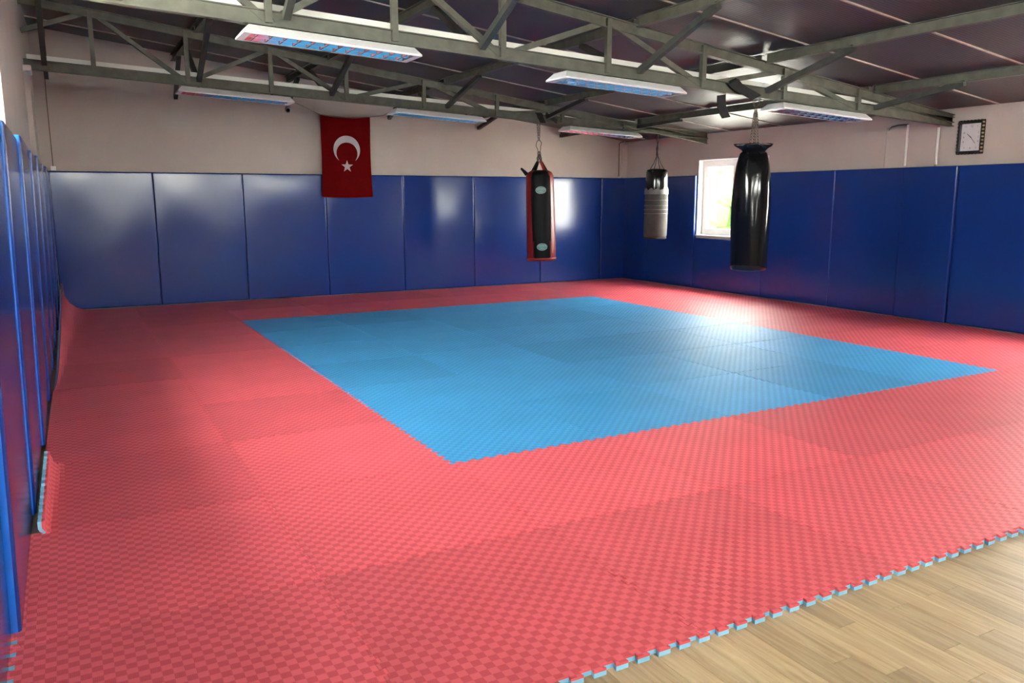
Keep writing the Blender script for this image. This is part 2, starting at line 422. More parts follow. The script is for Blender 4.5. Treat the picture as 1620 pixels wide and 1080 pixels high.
# ------------------------------------------------------------------ foam mats
D = .011; TH = .025; NT = 12
def seam():
    pts = []; p = 1.0/NT; e = .035
    for k in range(NT):
        for t, o in ((.25+e, -D), (.25-e, D), (.75+e, D), (.75-e, -D)): pts.append(((k+t)*p, o))
    return pts
def outline():
    s_ = seam()
    A = [(-D, -D)]+[(t, o) for t, o in s_]
    A += [(1-D, -D)]+[(1+o, t) for t, o in s_]
    A += [(1-D, 1-D)]+[(t, 1+o) for t, o in reversed(s_)]
    A += [(-D, 1-D)]+[(o, t) for t, o in reversed(s_)]
    return A
def inset(P, d):
    n = len(P); out = []
    for i in range(n):
        a, b_, c = Vector(P[i-1]), Vector(P[i]), Vector(P[(i+1) % n])
        e1 = (b_-a).normalized(); e2 = (c-b_).normalized()
        n1 = Vector((-e1.y, e1.x)); n2 = Vector((-e2.y, e2.x)); q = n1+n2
        q = q/max(.35, q.length_squared)*2*d if q.length > 1e-6 else n1*d
        out.append((b_.x+q.x, b_.y+q.y))
    return out
def tile_mesh(top, sidetop, bottom):
    P0 = inset(outline(), .0004); P1 = inset(outline(), .0018); n = len(P0)
    V = [(x-.5, y-.5, 0) for x, y in P0]+[(x-.5, y-.5, TH*.62) for x, y in P0]+[(x-.5, y-.5, TH-.0016) for x, y in P0]+[(x-.5, y-.5, TH) for x, y in P1]
    mb = MB(); F = []
    mb.v = V
    for r_, mi in ((0, 2), (1, 1), (2, 0)):
        for i in range(n):
            j = (i+1) % n; mb.f.append((r_*n+i, r_*n+j, (r_+1)*n+j, (r_+1)*n+i)); mb.m.append(mi)
    mb.f.append(tuple(3*n+i for i in range(n))); mb.m.append(0)
    mb.f.append(tuple(range(n))[::-1]); mb.m.append(2)
    return mb, [top, sidetop, bottom]
CURL = [(3, .03), (5, .04), (6, .07), (7, .12), (8, .19), (9, .26), (10.1, .31)]      # bend radius along the wall
CURLH = [(3, .001), (5.0, .002), (5.6, .03), (6.5, .06), (7.5, .11), (8.3, .17), (9, .25), (10.1, .40)]   # height of the curled edge
STR = [(3, 1.0), (7, 1.0), (8, 1.1), (9, 1.2), (10.1, 1.35)]
def padface(y): return xl(y)+.058
red = blue = None
ORD = ['', 'first', 'second', 'third', 'fourth', 'fifth', 'sixth', 'seventh', 'eighth', 'ninth', 'tenth']
for iy in range(10):
    for ix in range(-2, 7):
        isb = 0 <= ix < 5 and 2 <= iy < 8
        loc = (ix+.5, iy+.5, ZF+random.uniform(0, .0008))
        if isb:
            if blue is None:
                o = tile_mesh('foam_blue', 'foam_blue_side', 'foam_red_side')
                o = o[0].build('foam_mat', o[1], loc=loc, recalc=False); blue = o.data
            else: o = link('foam_mat', blue, None, loc)
            tag(o, 'blue foam mat tile, %s from the clock wall and %s from the flag wall' % (ORD[7-ix], ORD[10-iy]), 'mat', 'blue foam mats')
            continue
        if ix == -2 and iy >= 2:
            mb, mm = tile_mesh('foam_red', 'foam_red_side', 'foam_blue_side')
            o = mb.build('foam_mat', mm, loc=loc, recalc=False)
            bm = bmesh.new(); bm.from_mesh(o.data)
            for q in range(26):
                bmesh.ops.bisect_plane(bm, geom=bm.verts[:]+bm.edges[:]+bm.faces[:], plane_co=(-.49+q*.028, 0, 0), plane_no=(1, 0, 0))
            for q in range(1, 6):
                bmesh.ops.bisect_plane(bm, geom=bm.verts[:]+bm.edges[:]+bm.faces[:], plane_co=(0, -.5+q/6, 0), plane_no=(0, 1, 0))
            for v_ in bm.verts:
                wx, wy = v_.co.x+loc[0], v_.co.y+loc[1]
                Rl = .045+.055*(wy-2) if iy == 2 else interp(CURL, wy)
                stretch = 1.0 if iy == 2 else interp(STR, wy)
                xs = padface(wy)+.004+TH+Rl         # where the bend begins
                if iy > 2:
                    hm = interp(CURLH, wy)
                    if hm < Rl: xs = padface(wy)+.004+(Rl+TH)*math.sin(math.acos(1-hm/Rl))
                s_ = (xs-wx)*stretch
                if iy > 2:
                    hm = interp(CURLH, wy); s_ = min(s_, Rl*math.acos(1-hm/Rl) if hm < Rl else Rl*math.pi/2+hm-Rl)
                if s_ <= 0: continue
                z = v_.co.z; a = min(s_/Rl, math.pi/2); rest = max(0, s_-Rl*math.pi/2)
                rr = Rl-z+TH*0
                cx = xs-math.sin(a)*rr; cz = Rl-math.cos(a)*rr+rest
                v_.co.x = cx-loc[0]; v_.co.z = cz
            bm.to_mesh(o.data); bm.free()
            tag(o, 'red foam mat tile curling up the padded wall, %s from the flag wall' % ORD[10-iy], 'mat', 'red mats curling up the left wall')
            continue
        if red is None:
            o = tile_mesh('foam_red', 'foam_red_side', 'foam_blue_side')
            o = o[0].build('foam_mat', o[1], loc=loc, recalc=False); red = o.data
        else: o = link('foam_mat', red, None, loc)
        if iy == 0: tag(o, 'red foam mat tile with toothed edge on the wooden floor, %s from the clock wall' % ORD[7-ix], 'mat', 'red mats along the wooden floor')
        elif iy == 1: tag(o, 'red foam mat tile, one row in from the wooden floor, %s from the clock wall' % ORD[7-ix], 'mat', 'red mats in front of the blue square')
        elif iy >= 8: tag(o, 'red foam mat tile, %s row from the flag wall, %s from the clock wall' % (ORD[10-iy], ORD[7-ix]), 'mat', 'red mats by the flag wall')
        elif ix >= 5: tag(o, 'red foam mat tile, %s from clock wall beside blue square, %s from flag wall' % (ORD[7-ix], ORD[10-iy]), 'mat', 'red mats by the clock wall')
        else: tag(o, 'red foam mat tile between curling mats and blue square, %s from the flag wall' % ORD[10-iy], 'mat', 'red mats left of the blue square')

# ------------------------------------------------------------------ wall pads
def pad_mesh(wd, ht, th=.05, seed=0, puff=.006):
    # rounded slab: u 0..wd, front at +th, bottom z = 0
    rn = random.Random(seed); nx, nz = max(6, int(wd/.1)), max(6, int(ht/.1))
    us = [0, .003, .008, .02]+[.02+(wd-.04)*i/nx for i in range(1, nx)]+[wd-.02, wd-.008, wd-.003, wd]
    zs = [0, .003, .008, .02]+[.02+(ht-.04)*i/nz for i in range(1, nz)]+[ht-.02, ht-.008, ht-.003, ht]
    ph = [rn.uniform(0, 6.28) for _ in range(6)]
    def d(u, z):
        e = min(u, wd-u, z, ht-z)
        b_ = th-.010+.010*min(1, math.sqrt(max(0, min(e, .008))/.008)) if e < .008 else th
        k = math.sin(math.pi*u/wd)**.5*math.sin(math.pi*z/ht)**.5
        wr_ = .0022*math.sin(5*z+ph[0])*math.sin(3*u+ph[1])+.0012*math.sin(23*z+9*u+ph[2])*math.exp(-u/.12)+.0012*math.sin(27*z-8*u+ph[3])*math.exp(-(wd-u)/.12)
        return b_+k*(puff+wr_*2) if e > 0 else b_
    mb = MB(); W = len(us)
    V = [(u, d(u, z), z) for z in zs for u in us]
    F = [(j*W+i, j*W+i+1, (j+1)*W+i+1, (j+1)*W+i) for j in range(len(zs)-1) for i in range(W-1)]
    mb.add(V, F)
    B = [(0, 0, 0), (wd, 0, 0), (wd, 0, ht), (0, 0, ht)]; o = len(mb.v); mb.v += B
    top = (len(zs)-1)*W
    mb.f += [(o, o+1, o+2, o+3)]; mb.m += [0]
    mb.f.append(tuple([o]+[o+1]+list(range(W-1, -1, -1)))); mb.m.append(0)
    mb.f.append(tuple([o+3]+list(range(top, top+W))+[o+2])); mb.m.append(0)
    mb.f.append(tuple([o]+[j*W for j in range(len(zs))]+[o+3])); mb.m.append(0)
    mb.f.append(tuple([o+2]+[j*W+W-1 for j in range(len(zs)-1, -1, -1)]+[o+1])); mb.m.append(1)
    return mb
def pad(p, ang, wd, ht, z0, label, group, seed, th=.05, lean=0, edge='vinyl_blue'):
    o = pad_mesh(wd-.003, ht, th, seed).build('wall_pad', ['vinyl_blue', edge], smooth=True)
    o.location = (p[0], p[1], z0); o.rotation_euler = (lean, 0, ang)
    return tag(o, label, 'wall pad', group)
# back wall: u runs +x?  front must face -y: rotate by 180 deg so u runs -x
bs = [-1.86, -.66, .49, 1.66, 2.86, 4.07, 5.31, 6.54, 7.085]
bl = ['blue vinyl wall pad in the corner above the curled-up red mats', 'blue vinyl wall pad second from the curled-mat corner', 'blue vinyl wall pad next to the flag on its curled-mat side',
      'blue vinyl wall pad overlapped by the red flag', 'blue vinyl wall pad between flag and red-black punching bag', 'blue vinyl wall pad behind the red-black punching bag',
      'blue vinyl wall pad between the red-black bag and the narrow corner pad', 'narrow blue vinyl wall pad on flag wall in the far corner']
for i in range(8):
    pad((bs[i+1]-.004, YB-.003), math.pi, bs[i+1]-bs[i], PADTOP-.004, .004, bl[i], 'pads on the flag wall', i)
# right wall: front faces -x : rotate +90 (u -> +y, front(+y) -> -x)
def rpad(y0, y1, z0, z1, label, seed, th=.05):
    pad((XR-.003, y0+.004), math.pi/2, y1-y0, z1-z0, z0, label, 'pads on the clock wall', seed, th)
rpad(9.35, 10.10, .004, PADTOP, 'narrow blue vinyl wall pad on window wall in the far corner', 21)
rpad(8.17, 9.35, .004, PADTOP, 'blue vinyl wall pad behind the grey punching bag', 22)
rpad(6.69, 8.17, .004, .80, 'low blue vinyl wall pad under the window', 23)
rpad(5.50, 6.69, .004, PADTOP, 'blue vinyl wall pad just past the window and black punching bag', 24)
rpad(4.50, 5.50, .004, PADTOP, 'blue vinyl wall pad below the filled recess', 25)
rpad(3.83, 4.50, .004, PADTOP, 'narrow blue vinyl wall pad covering the pier below the truss end', 26, .075)
rpad(2.58, 3.83, .004, PADTOP, 'blue vinyl wall pad below the black framed clock', 27)
rpad(1.13, 2.58, .004, .80, 'low blue vinyl wall pad under a window past the clock', 28)
# left wall: front faces +x : rotate -90 (u -> -y, front -> +x); the wall is skew so the pads step in
ls = [-1.3, -.1, 1.1, 2.25, 3.45, 4.65, 5.85, 7.05, 8.25, 10.10]
ls = [-1.3, -.1, 1.1, 2.25, 3.45, 4.65, 5.85, 7.05, 8.25, 9.42, 10.09]
for i in range(10):
    y0, y1 = ls[i], ls[i+1]
    pad((max(xl(y0), xl(y1))+.004-(.014 if i < 2 else 0), y1-.004), -math.pi/2, y1-y0, PADTOP-.004-.02*(i % 2), ZF+.002 if i < 3 else .002,
        'tall blue vinyl wall pad behind the curling red mats, %s from the flag wall' % ORD[10-i] if i >= 3 else 'tall blue vinyl wall pad beside the flat mats, %s from the flag wall' % ORD[10-i],
        'pads on the left wall' if i >= 3 else 'near pads on the left wall', 40+i, lean=R(-1.2), edge='pad_side_lit_blue' if 1 <= i <= 4 else 'vinyl_blue')

# ------------------------------------------------------------------ roof trusses
NODES = [-1.33, -.41, .49, 1.38, 2.38, 3.42, 4.44, 5.50]
TR = {4.0: lambda x: 2.60-.049*x, 8.0: lambda x: 2.68-.0445*x}
def topz(x): return roof(x)-.115
for y, zb in TR.items():
    t = empty('roof_truss', (2.5, y, 2.4)); t.location = (0, y, 0)
    tag(t, 'grey-green steel roof truss carrying the black punching bag' if y == 4 else 'grey-green steel roof truss carrying two punching bags', 'roof truss', 'steel roof trusses')
    xa_ = xl(y)+.002; xe = XR-.002
    def chan(x0, z0, x1, z1, h, wdt, name, mat):
        m_ = MB(); hh = h/2; wy = wdt/2
        def sl(ya, yb, da, db):
            m_.hexa([(x0,ya,z0+da),(x1,ya,z1+da),(x1,yb,z1+da),(x0,yb,z0+da),(x0,ya,z0+db),(x1,ya,z1+db),(x1,yb,z1+db),(x0,yb,z0+db)])
        sl(-.004, .004, -hh+.007, hh-.007); sl(-wy, wy, -hh, -hh+.007); sl(-wy, wy, hh-.007, hh)
        return m_.build(name, mat, t)
    chan(xa_, zb(xa_), xe, zb(xe), .10, .06, 'bottom_chord', 'steel_paint')
    chan(xa_, topz(xa_), xe, topz(xe), .09, .06, 'top_chord', 'steel_paint')
    for i, x in enumerate(NODES):
        MB().bar((x, -.012, zb(x)-.03), (x, -.012, topz(x)+.03), .045, .045).build('post', 'steel_paint', t)
        if i+1 < len(NODES):
            x2 = NODES[i+1]
            if i % 2 == 0: a, b_ = (x+.03, .012, topz(x)+.0), (x2-.03, .012, zb(x2)+.0)
            else: a, b_ = (x+.03, .012, zb(x)), (x2-.03, .012, topz(x2))
            MB().bar(a, b_, .045, .045).build('diagonal', 'steel_paint', t)
    x = NODES[0]
    MB().bar((x-.03, .012, topz(x)), (xa_+.0, .012, topz(xa_)-.30), .045, .045).build('diagonal', 'steel_paint', t)
    x = NODES[-1]
    MB().bar((x+.03, .012, zb(x)), (6.55, .012, topz(6.55)), .045, .045).build('diagonal', 'steel_paint', t)
    # white trunking clipped along the chord
    d0, d1 = (xa_+.03, 6.45) if y == 4 else (xa_+.03, 6.0)
    m_ = MB(); y0, y1 = y+.034, y+.075; hd_ = .105
    m_.hexa([(d0,y0,zb(d0)+.045),(d1,y0,zb(d1)+.045),(d1,y1,zb(d1)+.045),(d0,y1,zb(d0)+.045),
             (d0,y0,zb(d0)+hd_),(d1,y0,zb(d1)+hd_),(d1,y1,zb(d1)+hd_),(d0,y1,zb(d0)+hd_)])
    tag(m_.build('cable_duct', 'duct_white'), 'white cable duct along the bottom chord of the ' + ('truss with the black bag' if y == 4 else 'truss near the flag wall'), 'cable duct')

# purlins with knee braces
PUR = [-1.78, -.30, 1.18, 2.68, 4.18, 5.72]
pl = ['steel purlin with knee braces running along the left wall', 'steel purlin with knee braces second from the left wall', 'steel purlin whose wall brace carries the security camera',
      'steel purlin with knee braces between flag and red-black bag', 'steel purlin whose braces meet the truss where the black bag hangs', 'steel purlin with knee braces closest to the clock wall']
for i, x in enumerate(PUR):
    t = tag(empty('roof_purlin', (x, 0, 0)), pl[i], 'purlin', 'roof purlins')
    z = roof(x)-.052
    for y0, y1 in ((YF+.01, 3.965), (4.035, 7.965), (8.035, YB-.002)):
        m_ = MB(); hh = .042
        m_.box((-.004, y0, z-hh), (.004, y1, z+hh)); m_.box((-.03, y0, z-hh), (.03, y1, z-hh+.006)); m_.box((-.03, y0, z+hh-.006), (.03, y1, z+hh))
        m_.build('beam', 'steel_paint', t)
    dz = z-.05
    for yt in (4.0, 8.0):
        zc = TR[yt](x)+.0
        for sgn in (-1, 1):
            MB().bar((0, yt+sgn*.05, zc+.015), (0, yt+sgn*(1.0 if sgn < 0 else .85), dz), .05, .05).build('knee_brace', 'steel_dark', t)
    zw = {-.30: 2.79, 1.18: 2.80, 2.68: 2.66, 4.18: 2.57, 5.72: 2.50, -1.78: 2.95}[x]
    MB().bar((0, YB-.01, zw-.05), (0, YB-.62, dz), .05, .05).build('knee_brace', 'steel_dark', t)

# ------------------------------------------------------------------ ceiling lights
def make_lamp():
    t = empty('ceiling_light')
    Lh, wt, wb, h = .625, .10, .155, .065      # half length, half width top/bottom
    # housing: trapezoid shell, open below
    V = [(-Lh+.04,-wt,h),(Lh-.04,-wt,h),(Lh-.04,wt,h),(-Lh+.04,wt,h),(-Lh,-wb,.012),(Lh,-wb,.012),(Lh,wb,.012),(-Lh,wb,.012),
         (-Lh,-wb,0),(Lh,-wb,0),(Lh,wb,0),(-Lh,wb,0),(-Lh+.05,-wb+.025,0),(Lh-.05,-wb+.025,0),(Lh-.05,wb-.025,0),(-Lh+.05,wb-.025,0)]
    F = [(0,3,2,1)][::-1]+[(0,1,5,4),(1,2,6,5),(2,3,7,6),(3,0,4,7),(4,5,9,8),(5,6,10,9),(6,7,11,10),(7,4,8,11),
         (8,9,13,12),(9,10,14,13),(10,11,15,14),(11,8,12,15)]
    MB().add(V, F).build('housing', 'lamp_white', t)
    # two parabolic mirror troughs with cross blades and tubes
    for s_ in (-1, 1):
        m_ = MB(); yc = s_*.064; P = []
        x0, x1 = -Lh+.05, Lh-.05
        for q in range(9):
            a = -1+2*q/8; P.append((yc+a*.062, .048-.046*a*a))
        V = [(x0, p[0], p[1]) for p in P]+[(x1, p[0], p[1]) for p in P]
        m_.add(V, [(q, q+1, 10+q, 9+q) for q in range(8)])
        r_ = m_.build('reflector', 'mirror_alu', t, smooth=True)
        bm_ = None
        for k in range(12):
            xx = x0+(x1-x0)*(k+.5)/12
            if bm_ is None:
                m_ = MB(); V = []
                for q in range(9):
                    a = -1+2*q/8; V += [(-.001, yc+a*.06, .044-.043*a*a), (.001, yc+a*.06, .044-.043*a*a), (-.0035, yc+a*.06, .002), (.0035, yc+a*.06, .002)]
                F = []
                for q in range(8):
                    o_ = q*4; F += [(o_, o_+4, o_+6, o_+2), (o_+1, o_+3, o_+7, o_+5), (o_+2, o_+6, o_+7, o_+3)]
                o = m_.add(V, F).build('louvre', 'louvre_alu', r_); bm_ = o.data
            else: o = link('louvre', bm_, r_)
            o.location = (xx, 0, 0)
        MB().tube([(x0+.01, yc, .030), (x1-.01, yc, .030)], .008, 8).build('tube', 'tube_white', t, smooth=True)
    for x in (-.4, .4):
        MB().box((x-.012, -.01, h), (x+.012, .01, h+.022)).build('hanger', 'steel_dark', t)
    return t
def copy_tree(o, parent=None):
    c = o.copy(); C.objects.link(c); c.parent = parent
    for ch in list(o.children): copy_tree(ch, c)
    return c
lp = make_lamp()
spots = [(.02, 4.0, 'white twin-tube ceiling light on the truss, furthest from the black bag'), (2.50, 4.0, 'white twin-tube ceiling light on the truss left of the black bag'),
         (4.93, 4.0, 'white twin-tube ceiling light on the truss between black bag and clock'), (.09, 8.0, 'white twin-tube ceiling light hanging in front of the security camera'),
         (2.57, 8.0, 'white twin-tube ceiling light between flag and red-black bag'), (5.10, 8.0, 'white twin-tube ceiling light between red-black bag and grey bag')]
for i, (x, y, lab) in enumerate(spots):
    o = lp if i == 0 else copy_tree(lp)
    zb = TR[y](x)
    o.location = (x, y, zb-.05-.087); o.rotation_euler = (0, math.atan(.047), 0)
    tag(o, lab, 'ceiling light', 'ceiling lights')

# ------------------------------------------------------------------ chains
def chain(mb, a, b_, link_l=.034, rad=.0035, wd=.010, sag=0):
    a = Vector(a); b_ = Vector(b_); n = max(2, int((b_-a).length/(link_l*.78)))
    for i in range(n):
        p = a.lerp(b_, (i+.5)/n); d = (b_-a).normalized()
        u = d.cross(Vector((0, 1, .1))).normalized() if i % 2 else d.cross(Vector((1, 0, .1))).normalized()
        pts = []
        for q in range(8):
            an = 2*math.pi*q/8; pts.append(p+d*math.cos(an)*link_l/2+u*math.sin(an)*wd)
        mb.tube(pts, rad, 4, close=True)
    return mb

# black punching bag on the near truss
bx, by = 4.10, 4.0
zt = TR[4.0](bx)-.05
t = tag(empty('punching_bag', (bx, by, .72)), 'large shiny black vinyl punching bag hanging in front of the window', 'punching bag', 'punching bags')
def wrk(a, z, i):
    k = max(0, (z-.80)/.36); return .93*(1+.016*math.sin(5*a+2.2*z)+.010*math.sin(11*a-3*z)+.05*k*math.sin(9*a+1.2)+.03*math.sin(3*a+.6*math.sin(4*z))*(.3+k)+.012*math.sin(2*a+6*z))
prof = [(.02, 0), (.14, .003), (.174, .010), (.184, .026), (.1865, .045), (.1868, .065), (.187, .16), (.190, .30), (.194, .48), (.196, .62), (.192, .76), (.182, .90), (.168, 1.0), (.150, 1.07), (.132, 1.12), (.10, 1.145), (.02, 1.15)]
MB().lathe(prof, 48, rfun=wrk).build('body', 'vinyl_black', t, smooth=True)
prof = [(.095, 1.135), (.115, 1.155), (.150, 1.180), (.160, 1.20), (.150, 1.205), (.105, 1.185), (.05, 1.17), (.01, 1.168)]
MB().lathe(prof, 48, rfun=lambda a, z, i: 1+.13*math.sin(5*a+.7)+.10*math.sin(9*a+i*.5)+.06*math.sin(14*a+1), cap=False).build('gathered_collar', 'vinyl_black', t, smooth=True)
ztl = zt-.72
for k in range(4):
    a = k*math.pi/2+.6
    chain(MB(), (.04*math.cos(a), .04*math.sin(a), 1.165), (.012*math.cos(a), .012*math.sin(a), ztl-.14)).build('chain', 'rusty_chain', t)
for s_ in (-1, 1):
    chain(MB(), (0, 0, ztl-.14), (s_*.05, 0, ztl-.005)).build('chain', 'rusty_chain', t)
MB().tube([(0, .022*math.cos(q*math.pi/6), ztl-.15+.03*math.sin(q*math.pi/6)) for q in range(12)], .006, 6, close=True).build('shackle', 'steel_zinc', t)

# black cloth straps on the near truss
def ribbon(name, pts, wvec, th, mat, label=None):
    mb = MB(); wv_ = Vector(wvec); n = len(pts)
    V = []
    for i, p in enumerate(pts):
        p = Vector(p); d = Vector(pts[min(i+1, n-1)])-Vector(pts[max(i-1, 0)]); nn = d.cross(wv_).normalized()*th/2
        V += [p-wv_/2-nn, p+wv_/2-nn, p+wv_/2+nn, p-wv_/2+nn]
    F = [(0,1,2,3), tuple((n-1)*4+i for i in (3,2,1,0))]
    for i in range(n-1):
        for j in range(4): F.append((i*4+j, (i+1)*4+j, (i+1)*4+(j+1)%4, i*4+(j+1)%4))
    return mb.add(V, F).build(name, mat, smooth=False)
zc = TR[4.0](3.9)
o = ribbon('cloth_strap', [(3.76, 3.99, zc+.075), (3.76, 3.955, zc+.06), (3.80, 3.945, zc+.02), (3.90, 3.94, zc-.02), (4.02, 3.945, zc-.055), (4.06, 3.96, zc-.065)], (.12, 0, .05), .006, 'cloth_black')
tag(o, 'black cloth strap wrapped round the truss beside the black bag chain', 'strap')
o = ribbon('cloth_strap', [(3.70, 4.04, zc-.05), (3.705, 4.045, zc-.10), (3.72, 4.05, zc-.16), (3.755, 4.055, zc-.215), (3.79, 4.06, zc-.25)], (.105, 0, .02), .005, 'cloth_black')
tag(o, 'loose black cloth strap end dangling below the truss', 'strap')

# red and black punching bag on the far truss
bx, by = 4.075, 8.0
zt = TR[8.0](bx)-.05
zbot = .56
t = tag(empty('punching_bag', (bx+.01, by, zbot)), 'tall black punching bag with red sides and oval green logos', 'punching bag', 'punching bags')
ca = math.atan2(-1.877-by, -1.74-bx)+.06
def redblk(a, z):
    d_ = abs((a-ca+math.pi) % (2*math.pi)-math.pi); lim = .62+.10*math.sin((z-.2)*2)
    return 0 if d_ < lim or d_ > math.pi-lim else 1
H = 1.24
prof = [(.02, 0), (.15, .003), (.188, .02), (.20, .06)]+[(.203-.012*(q/10)**2, .06+(H-.14)*q/10) for q in range(1, 11)]+[(.17, H-.03), (.12, H), (.02, H+.005)]
lean = (-.018, .0)
mb = MB().lathe(prof, 60, fmi=redblk)
bo = mb.build('body', ['leather_black', 'leather_red'], t, smooth=True)
MB().lathe([(.19, .002), (.206, .012), (.206, .035), (.203, .045)], 60, cap=False).build('bottom_band', 'leather_red', t, smooth=True)
for s_ in (-1, 1):
    for off in (0, math.pi):
        pts = []
        for q in range(14):
            z = .05+(H-.13)*q/13; an = ca+off+s_*(.62+.10*math.sin((z-.2)*2)); r_ = .2045-.012*((z-.06)/(H-.14))**2
            pts.append((r_*math.cos(an), r_*math.sin(an), z))
        MB().tube(pts, .004, 5).build('piping', 'leather_black', t)
def on_bag(x, z, r_, lift=.004):
    an = ca+x/r_; return ((r_+lift)*math.cos(an), (r_+lift)*math.sin(an), z)
for zc_, r_ in ((H-.27, .197), (.20, .204)):
    m_ = MB(); n = 28; V = [on_bag(0, zc_, r_, .0045)]
    for rr in (.5, 1.0):
        V += [on_bag(rr*.070*math.cos(2*math.pi*q/n), zc_+rr*.047*math.sin(2*math.pi*q/n), r_, .0045) for q in range(n)]
    F = [(0, 1+q, 1+(q+1) % n) for q in range(n)]+[(1+q, 1+n+q, 1+n+(q+1) % n, 1+(q+1) % n) for q in range(n)]
    lo = m_.add(V, F).build('logo_patch', 'logo_green', t, recalc=False); lo['label'] = 'green oval logo patch'
    m_ = MB().tube([on_bag(.070*math.cos(2*math.pi*q/n), zc_+.047*math.sin(2*math.pi*q/n), r_, .005) for q in range(n)], .0022, 4, close=True)
    m_.build('logo_rim', 'logo_pale', lo)
    for s_, dz, sz in (('GREEN', .014, .036), ('HILL', -.019, .036)):
        me = text_mesh(s_, sz, .0)
        for v_ in me.vertices: v_.co = on_bag(v_.co.x, zc_+dz+v_.co.y, r_, .0062)
        me.materials.clear(); me.materials.append(MATS['logo_pale'] if zc_ > .5 else MATS['logo_pale'])
        link('logo_text', me, lo)
ztl = zt-zbot
# webbing at the top, strap tail and chain
for k in range(4):
    a = ca+.5+k*math.pi/2
    m_ = MB().bar((.13*math.cos(a), .13*math.sin(a), H-.02), (.035*math.cos(a), .035*math.sin(a), H+.12), .045, .006, (math.cos(a), math.sin(a), .5))
    m_.build('webbing', 'leather_black' if k else 'leather_red', t)
    chain(MB(), (.035*math.cos(a), .035*math.sin(a), H+.11), (.010*math.cos(a), .010*math.sin(a), ztl-.40), .045, .005, .013).build('chain', 'chain_dark', t)
a = ca-1.45
MB().tube([(.18*math.cos(a), .18*math.sin(a), H-.05), (.215*math.cos(a), .215*math.sin(a), H-.01), (.26*math.cos(a), .26*math.sin(a), H+.035)], [.03, .022, .014], 8).build('strap_tail', 'leather_black', t)
pts = []
for q in range(16):
    an = 2*math.pi*q/16; k = 1 if math.sin(an) > 0 else .6
    pts.append((.040*math.cos(an)*math.cos(ca+1.57)*k, .040*math.cos(an)*math.sin(ca+1.57)*k, ztl-.325+.085*math.sin(an)))
MB().tube(pts, .006, 6, close=True).build('carabiner', 'steel_zinc', t, smooth=True)
for s_ in (-1, 1):
    chain(MB(), (s_*.006, 0, ztl-.245), (s_*.02, 0, ztl-.01), .040, .004, .011).build('chain', 'steel_zinc', t)
t.rotation_mode = 'QUATERNION'; t.rotation_quaternion = Matrix.Rotation(-R(1.5), 3, Vector((.479, .878, 0))).to_quaternion(); t.location.x += .03; t.location.y -= .015
zc = TR[8.0](bx)
o = ribbon('cloth_strap', [(4.05, 7.99, zc+.07), (4.05, 7.945, zc+.05), (4.06, 7.935, zc), (4.09, 7.94, zc-.04), (4.12, 7.97, zc-.062)], (.09, 0, 0), .008, 'cloth_black')
tag(o, 'black cloth padding round the truss above the red-black bag', 'strap')
o = ribbon('cloth_strap', [(4.15, 7.95, zc+.055), (4.22, 7.942, zc+.01), (4.29, 7.944, zc-.02), (4.33, 7.95, zc-.045)], (.02, 0, .05), .008, 'cloth_black')
tag(o, 'black cloth band tied along truss towards the knee brace', 'strap')

# grey taped punching bag further along the far truss
bx, by, zbot = 6.13, 8.0, .82
zt = TR[8.0](bx)-.05; ztl = zt-zbot
t = tag(empty('punching_bag', (bx, by, zbot)), 'short grey canvas punching bag with black top, in the far corner', 'punching bag', 'punching bags')
prof = [(.02, .0), (.14, .004), (.165, .02), (.172, .05), (.175, .25), (.174, .45), (.172, .62), (.168, .70)]
MB().lathe(prof, 40, rfun=lambda a, z, i: 1+.012*math.sin(3*a+7*z)).build('body', 'canvas_grey', t, smooth=True)
MB().lathe([(.166, .66), (.169, .72), (.166, .85), (.160, .98), (.150, 1.015), (.10, 1.03), (.01, 1.032)], 40, cap=False).build('top_cover', 'vinyl_black', t, smooth=True)
m_ = MB(); n = 48
for q in range(n):
    a0, a1 = 2*math.pi*q/n, 2*math.pi*(q+1)/n; z1a, z1b = .735+.018*math.sin(11*a0)+.01*math.sin(23*a0), .735+.018*math.sin(11*a1)+.01*math.sin(23*a1)
    V = []
    for r_ in (.1745, .1775):
        V += [(r_*math.cos(a0), r_*math.sin(a0), .655), (r_*math.cos(a1), r_*math.sin(a1), .655), (r_*math.cos(a1), r_*math.sin(a1), z1b), (r_*math.cos(a0), r_*math.sin(a0), z1a)]
    m_.add(V, [(4,5,6,7),(0,3,2,1),(3,7,6,2),(0,1,5,4)])
m_.build('torn_edge', 'tape_grey', t, recalc=True)
for z in (.37, .43, .49, .57): MB().lathe([(.1745, z-.005), (.178, z-.003), (.178, z+.003), (.1745, z+.005)], 40, cap=False).build('tape_band', 'tape_grey', t, smooth=True)
MB().lathe([(.15, -.008), (.168, -.004), (.170, .012), (.166, .018)], 40).build('bottom_cap', 'cloth_black', t, smooth=True)
kz = 1.032+.20
for k in range(4):
    a = k*math.pi/2+.5
    MB().tube([(.12*math.cos(a), .12*math.sin(a), 1.01), (.05*math.cos(a), .05*math.sin(a), 1.12), (.006*math.cos(a), .006*math.sin(a), kz)], .006, 5).build('strap', 'rope_dark', t)
MB().lathe([(.008, kz-.02), (.022, kz), (.018, kz+.05), (.024, kz+.09), (.012, kz+.14), (.008, kz+.16)], 10).build('knot', 'rope_dark', t, smooth=True)
for s_ in (-1, 1):
    MB().tube([(0, 0, kz+.13), (s_*.014, 0, kz+.22), (s_*.026, 0, ztl-.06), (s_*.026, 0, ztl)], .007, 5).build('rope', 'rope_dark', t)

